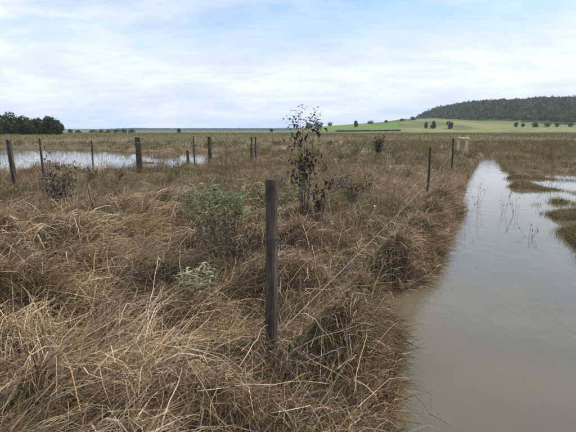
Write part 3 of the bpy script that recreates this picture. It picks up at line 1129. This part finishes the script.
shrub('pale_weed', 'pale withered weed with bleached leaf tufts before the dark twiggy bush', 'weed', p, height_to(334, 170, p), 0.22, 6,
      [('leaves', M_deadpale, 90, 0.07, 0.028, 0.4, 1.0, 1.0, 0.8, 0.06)], stem_r=0.004, twigs=2)
p = gp(378, 156)
shrub('dead_bush', 'dark grey dead bush on the field below the green paddock', 'bush', p, height_to(378, 131, p), 0.55, 16,
      [('leaves', M_dead, 260, 0.13, 0.06, 0.1, 0.9, 1.2, 1.0, 0.16)], stem_r=0.012, twigs=5, lean=(0.1, 0.6))
p = gp(391, 158)
shrub('dead_bush', 'low rounded grey-brown bush right of the dark dead bush', 'bush', p, height_to(391, 143, p), 0.6, 16,
      [('leaves', M_deadpale, 240, 0.13, 0.05, 0.2, 1.0, 1.0, 0.8, 0.16)], stem_r=0.01, twigs=4, lean=(0.3, 0.9))
p = gp(395, 173)
shrub('pale_weed', 'withered weed with whitish seed tufts beside the far bank fence', 'weed', p, height_to(395, 160, p), 0.3, 7,
      [('seed_tufts', M_white, 36, 0.05, 0.026, 0.5, 1.0, 0.8, 0.4, 0.06), ('leaves', M_deadpale, 60, 0.07, 0.02, 0.1, 0.9, 1.0, 0.8, 0.06)], stem_r=0.004, twigs=2, lean=(0.3, 0.9))
p = gp(355, 156)
shrub('green_bush', 'fresh green bush in the brown field left of the dead bush', 'bush', p, height_to(355, 137, p), 0.62, 16,
      [('leaves', M_green, 330, 0.13, 0.045, 0.15, 1.0, 0.6, 0.5, 0.16)], stem_r=0.008, twigs=4, lean=(0.3, 0.9))
p = gp(254, 158)
shrub('pale_weed', 'tangle of pale dead weeds around two close worn posts', 'weed', p, height_to(254, 141, p), 0.5, 10,
      [('leaves', M_deadpale, 150, 0.11, 0.04, 0.2, 1.0, 1.0, 0.8, 0.14)], stem_r=0.008, twigs=3, lean=(0.1, 0.7))

# sparse dead stems standing in the field, each a thing
FIELD = [(178, 178, 152, 'thin dead weed left of the green shrub before the pond'), (236, 170, 152, 'thin dead weed halfway between the pond and the tall dead weed'), (282, 190, 166, 'thin dark weed just left of the tall dead weed'),
         (120, 184, 166, 'thin dead weed below the thick pond post'), (322, 176, 157, 'thin dead weed right of the tall dead weed'), (410, 178, 160, 'thin dead weed left of the second fence post'),
         (92, 182, 164, 'thin dead weed right of the dead shrub on the left'), (340, 166, 148, 'thin dead weed before the fresh green bush')]
for (a_, b_, c_, lab) in FIELD:
    p = gp(a_, b_)
    shrub('thin_weed', lab, 'weed', p, height_to(a_, c_, p), 0.2, 5, [('leaves', M_deadpale if random.random() < .5 else M_dead, 80, 0.08, 0.028, 0.2, 1.0, 1.0, 0.9, 0.07)],
          stem_r=0.004, twigs=2, group='thin dead weeds in the field', lean=(0.1, 0.5))

# twigs standing in the channel
TWIGS = [(464, 222, 188, 'drowned twigs standing by the left edge of the channel'), (477, 208, 178, 'drowned twigs in the upper channel nearer its left side'), (503, 212, 188, 'cluster of drowned twigs at the right edge of the channel'),
         (515, 214, 193, 'drowned twigs between the channel and the flooded marsh'), (530, 238, 222, 'short drowned twigs in the open water near the marsh')]
for (a_, b_, c_, lab) in TWIGS:
    p = Vector(at_z(a_, b_, 0.0))
    hh = height_to(a_, c_, p)
    shrub('drowned_twig', lab, 'twig', p, hh, 0.28 if a_ != 470 else 0.1, 6 if a_ != 470 else 2, [('leaves', M_dead, 10, 0.05, 0.018, 0.3, 1.0, 1.0, 0.9, 0.02)],
          stem_r=0.0028, twigs=1, group='drowned twigs in the channel', lean=(0.1, 0.6))

# ------------------------------------------------------------------ conspicuous straw stalks of the foreground
STALKS = [((160, 300), (143, 380), 0.30, 0.02, 'upright pale broken straw stalk left of the post foreground'), ((150, 375), (262, 424), 0.10, 0.09, 'thick bent straw stalk sweeping across the bottom towards the post'),
          ((165, 382), (250, 426), 0.12, 0.07, 'straw stalk lying just under the thick bent one'), ((20, 412), (125, 345), 0.06, 0.12, 'long grey stalk lying across the lower left corner'),
          ((200, 432), (330, 415), 0.12, 0.10, 'pale straw stalk along the bottom edge below the post'), ((352, 420), (365, 378), 0.05, 0.22, 'steep pale stalk at the lower right of the bank'),
          ((300, 352), (332, 375), 0.18, 0.10, 'bleached twig lying right of the foot of the near post'), ((303, 252), (316, 292), 0.24, 0.08, 'thin leaning stick on the bank right of the near post'),
          ((240, 392), (275, 352), 0.06, 0.18, 'pale stick leaning against the foot of the near post'), ((118, 362), (150, 330), 0.08, 0.2, 'short pale stalk crossing the upright broken one')]
for (q0, q1, z0, z1, lab) in STALKS:
    g0, g1 = gp(*q0), gp(*q1)
    pts = []
    n = 9
    for k in range(n + 1):
        f_ = k / n
        p = g0.lerp(g1, f_)
        p.z = max(p.z, terr1(p.x, p.y)) + 0.11 + z0 * (1 - f_) + z1 * f_ + 0.02 * math.sin(math.pi * f_) + U(-.008, .008)
        pts.append(p + Vector((U(-.009, .009), U(-.009, .009), U(-.004, .004))))
    mb = MB()
    mb.tube([p - pts[0] for p in pts], [0.0034 * (1 - 0.55 * k / n) for k in range(n + 1)], 6)
    o_ = mb.build('straw_stalk', M_stalk)
    o_.location = pts[0]
    tag(o_, lab, 'stalk', 'loose straw stalks in the foreground')

# white leaf litter
for (a_, b_, s_, lab) in [(374, 213, 0.075, 'small white scrap lying on the grass by the bank wire'), (100, 387, 0.035, 'tiny white leaf on the flattened straw at lower left'), (82, 342, 0.025, 'tiny white fleck on the straw above the long grey stalk')]:
    p = gp(a_, b_, 0.10)
    V, Fs = leaf_faces(s_, s_ * 0.6, 1.0, 0.5)
    mb = MB()
    mb.add(place(V, Vector((0, 0, 0)), U(0, 6), 0.4, 0.3), Fs)
    o_ = mb.build('white_leaf', M_white)
    o_.location = p
    tag(o_, lab, 'leaf', 'white scraps in the grass')


# ------------------------------------------------------------------ trees
def crown_mesh(name, lobes, n, size, dark, light, parent, seed):
    """many small leaf clumps through the lobes' volume; lobes = (centre, radii)"""
    r_ = np.random.default_rng(seed)
    vol = np.array([a_[0] * a_[1] * a_[2] for _, a_ in lobes]) ** 0.7
    which = r_.choice(len(lobes), n, p=vol / vol.sum())
    cc = np.array([c_ for c_, _ in lobes])[which]
    ra = np.array([a_ for _, a_ in lobes])[which]
    d = r_.normal(0, 1, (n, 3))
    d /= np.linalg.norm(d, axis=1)[:, None]
    rr_ = r_.uniform(0.25, 1, n) ** 0.45
    rr_ *= 1 + 0.14 * r_.normal(0, 1, n)
    P = cc + d * ra * rr_[:, None]
    a_ = r_.normal(0, 1, (n, 3))
    a_ /= np.linalg.norm(a_, axis=1)[:, None]
    b_ = np.cross(a_, r_.normal(0, 1, (n, 3)))
    b_ /= np.linalg.norm(b_, axis=1)[:, None]
    s_ = size * r_.uniform(0.6, 1.4, n)[:, None]
    V = np.stack([P - a_ * s_, P + b_ * s_ * .55, P + a_ * s_, P - b_ * s_ * .55], 1).reshape(-1, 3)
    q = np.arange(n * 4).reshape(-1, 4)
    tone = r_.uniform(0, 1, (n, 1))
    cl = np.array(dark) * (1 - tone) + np.array(light) * tone
    o_ = mesh_np(name, V, q, cols=np.repeat(cl, 4, 0), mat=M_far, parent=parent)
    return o_


def tree(name, label, base, h, w, n, size, group, seed, low=0.12, lobes_n=7, dark=(0.03, 0.04, 0.017), light=(0.105, 0.12, 0.045), simple=False):
    rs = random.Random(seed)
    root = empty(name, base)
    mb = MB()
    tr = max(0.02 * h, 0.1)
    top = Vector((rs.uniform(-.06, .06) * w, rs.uniform(-.06, .06) * w, h * 0.62))
    mb.tube([(0, 0, -0.4), (top.x * .3, top.y * .3, h * .2), (top.x * .7, top.y * .7, h * .42), tuple(top)], [tr * 1.3, tr, tr * .75, tr * .35], 7)
    lobes = []
    for k in range(lobes_n):
        th = k / lobes_n * 6.283 + rs.uniform(-.5, .5)
        rd = rs.uniform(0.18, 0.34) * w
        zc_ = h * rs.uniform(low + 0.24, 0.72)
        c_ = (math.cos(th) * rd, math.sin(th) * rd, zc_)
        a_ = rs.uniform(0.17, 0.27) * w
        vz = min(rs.uniform(0.2, 0.30) * h, h - zc_)
        lobes.append((c_, (a_, a_, max(vz, 0.12 * h))))
        if not simple:
            mb.tube([tuple(top * rs.uniform(.35, .8)), (c_[0] * .55, c_[1] * .55, zc_ * .8), c_], [tr * .5, tr * .3, tr * .12], 5)
    lobes.append(((top.x, top.y, h * 0.76), (w * .26, w * .26, h * .24)))
    lobes.append(((0, 0, h * (low + .2)), (w * .36, w * .36, h * .2)))
    mb.build('trunk', M_trunk, root)
    cr = crown_mesh('crown', lobes, n, size, dark, light, root, seed)
    return tag(root, label, 'tree', group)


YT = 205.0
LT = [(-6, 117, 30, 'leftmost broad dark tree of the clump at the left edge'), (8, 114, 20, 'second tree from the left in the dark clump'), (19, 111.5, 22, 'tallest rounded tree in the middle of the dark clump'),
      (30, 115.5, 17, 'tree on the right shoulder of the tallest one in the clump'), (37, 121.5, 13, 'low tree filling the dip between the two domes of the clump'), (46, 118, 15, 'tree on the left shoulder of the right-hand dome'), (55, 115.8, 19, 'round tree topping the right-hand dome of the clump'),
      (64, 119.5, 13, 'rightmost small tree closing the dark clump')]
for k, (a_, ty_, wp, lab) in enumerate(LT):
    yy = YT + (k % 3) * 6
    p = on_ground(a_, yy)
    tree('shade_tree', lab, p, height_to(a_, ty_, p), wp * yy / F, 2600, 0.42, 'clump of dark trees on the left', 100 + k, low=0.0)
# distant line of trees on the left horizon
for k, (a_, ty_, wp) in enumerate([(76, 129, 5), (84, 130.2, 7), (98, 130, 9), (106, 129.8, 6), (113, 129.6, 8), (121, 129.2, 8), (128, 128.8, 8), (136, 129, 8), (182, 128.6, 5)]):
    p = on_ground(a_, 420 + 15 * (k % 3))
    tree('distant_tree', ['small distant tree just right of the dark clump'] .__getitem__(0) if k == 0 else ('lone distant tree on the left horizon beyond the pond posts' if k == 8 else ['', 'low bush-like tree second from the dark clump on the left horizon', 'low wide tree starting the row above the thin pond picket', 'narrow second tree of the row above the thin pond picket', 'third tree of the row left of the thick pond post', 'fourth tree of the row left of the thick pond post', 'tallest fifth tree of the row left of the thick pond post', 'last tree of the row directly left of the thick pond post'][k]),
         p, max(height_to(a_, ty_, p), 2.0), wp * p.y / F, 220, 0.55, 'row of distant trees on the left horizon', 130 + k, low=0.0, lobes_n=4, simple=True)

SL = [(272, 128.5, 131.5, 5, 'small tree at the horizon left of the tall dead weed'), (309, 122.5, 129, 9, 'left tree of the dark pair behind the tall dead weed'), (318, 121, 129, 11, 'right and larger tree of the dark pair behind the tall dead weed'),
      (330, 122, 126, 6, 'small tree on the skyline right of the dark pair'), (354, 120.8, 124, 5, 'lone small tree on the paddock skyline'), (371, 120.3, 124, 7, 'bushy tree at the top of the green paddock'),
      (386, 119.8, 122.5, 5, 'small tree where the paddock starts to climb'), (402, 118.5, 121, 6, 'small tree on the lower shoulder of the hill'), (413, 116.5, 120, 7, 'tree at the left foot of the wooded hill'),
      (426, 122, 128.5, 4, 'slender tree left of the round pair on the slope'), (433.5, 121, 128.5, 6.5, 'left tree of the round pair on the grassy slope'), (450, 121, 129, 7, 'right tree of the round pair on the grassy slope'),
      (516, 122, 127, 4.5, 'left tree of the row below the wooded hill'), (523, 123, 127, 4, 'second tree of the row below the wooded hill'), (535, 122, 127.5, 7, 'broad tree in the middle of the row below the wooded hill'),
      (547, 122.5, 127, 7, 'bushy tree right of the middle of the row below the wooded hill'), (557, 123, 127, 5, 'small tree near the right end of the row below the hill'), (571, 122.5, 127, 6, 'last tree of the row at the right edge below the hill')]
for k, (a_, ty_, by_, wp, lab) in enumerate(SL):
    p = ground_hit(a_, by_, 200, 1000)
    if p.y > 950:
        p = on_ground(a_, 640)
    h_ = max(height_to(a_, ty_, p), 3.0)
    tree('paddock_tree', lab, p, h_, wp * p.y / F, 380, 0.075 * h_ + .2, 'scattered trees on the far paddocks', 160 + k, low=0.02, lobes_n=5, simple=True)

# hedge line under the lush paddock and wood on the hill
r_ = np.random.default_rng(5)


def wood(name, label, bx_, by_, h_, w_, per, size, dark, light):
    n = len(bx_)
    bz = terr(bx_, by_)
    idx = np.repeat(np.arange(n), per)
    d = r_.normal(0, 1, (n * per, 3))
    d /= np.linalg.norm(d, axis=1)[:, None]
    d[:, 2] = np.where(d[:, 2] < -0.3, -d[:, 2], d[:, 2])
    rr_ = r_.uniform(0.55, 1.05, n * per)[:, None]
    P = np.stack([bx_[idx], by_[idx], bz[idx] + h_[idx] * 0.5], -1) + d * rr_ * np.stack([w_[idx] * .5, w_[idx] * .5, h_[idx] * .5], -1)
    a_ = r_.normal(0, 1, (n * per, 3))
    a_ /= np.linalg.norm(a_, axis=1)[:, None]
    b_ = np.cross(a_, r_.normal(0, 1, (n * per, 3)))
    b_ /= np.linalg.norm(b_, axis=1)[:, None]
    s_ = (size * r_.uniform(.6, 1.4, n * per))[:, None]
    V = np.stack([P - a_ * s_, P + b_ * s_ * .6, P + a_ * s_, P - b_ * s_ * .6], 1).reshape(-1, 3)
    tone = np.clip(np.repeat(r_.uniform(0, 1, n), per) * .7 + r_.uniform(0, .3, n * per), 0, 1)[:, None]
    cl = np.array(dark) * (1 - tone) + np.array(light) * tone
    o_ = mesh_np(name, V, np.arange(n * per * 4).reshape(-1, 4), cols=np.repeat(cl, 4, 0), mat=M_far)
    return tag(o_, label, 'forest', kind='stuff')


wx, wy = r_.uniform(330, 1500, 12000), r_.uniform(720, 1420, 12000)
wpx = 288 + wx / wy * F
edge = np.interp(wpx, [400, 430, 480, 530, 576, 800], [960, 900, 850, 780, 730, 710]) + 25 * fbm(wx * .012, wy * .012, 77, 3)
k = (wy > edge) & (hill_h(wx, wy) > 2) & (wpx < 780)
wx, wy = wx[k], wy[k]
wood('hill_forest', 'dark eucalypt forest covering the hill on the right', wx, wy, np.clip(r_.lognormal(2.45, 0.22, len(wx)), 7, 19), r_.uniform(8, 17, len(wx)), 26, 1.9, (0.022, 0.036, 0.013), (0.135, 0.155, 0.055))
hx = np.concatenate([r_.uniform(-60, 175, 1500)])
hy = np.full(len(hx), 505.0) + r_.normal(0, 3, len(hx))
k = (288 + hx / hy * F > 335) & (288 + hx / hy * F < 398)
hx, hy = hx[k], hy[k]
o = wood('hedge', 'dark hedge line along the foot of the green paddock', hx, hy, r_.uniform(0.7, 1.4, len(hx)), r_.uniform(1.5, 3, len(hx)), 10, 0.6, (0.035, 0.045, 0.025), (0.07, 0.085, 0.04))
fx_, fy_ = r_.uniform(-1400, 400, 3500), r_.uniform(3200, 4300, 3500)
wood('ridge_forest', 'thin blue-grey line of wooded ridge along the horizon', fx_, fy_, r_.uniform(8, 14, len(fx_)), r_.uniform(14, 26, len(fx_)), 12, 4.0, (0.035, 0.05, 0.035), (0.06, 0.075, 0.05))

# ------------------------------------------------------------------ haze
bpy.ops.mesh.primitive_cube_add(size=1)
hz = bpy.context.object
hz.name = 'haze'
hz.data.name = 'haze'
HX, HY0, HY1, HZ0, HZ1 = 9500.0, -9500.0, 9500.0, -2.0, 170.0
hz.scale = (HX * 2, HY1 - HY0, HZ1 - HZ0)
hz.location = (0, (HY0 + HY1) / 2, (HZ0 + HZ1) / 2)
m = bpy.data.materials.new('haze_air')
m.use_nodes = True
t = m.node_tree
t.nodes.clear()
pv = N(t, 'ShaderNodeVolumePrincipled')
pv.inputs['Color'].default_value = (0.72, 0.84, 1.0, 1)
pv.inputs['Density'].default_value = 0.00009
mo = N(t, 'ShaderNodeOutputMaterial')
t.links.new(pv.outputs[0], mo.inputs['Volume'])
hz.data.materials.append(m)
tag(hz, 'thin bluish haze over the distant hills', 'haze', kind='stuff')
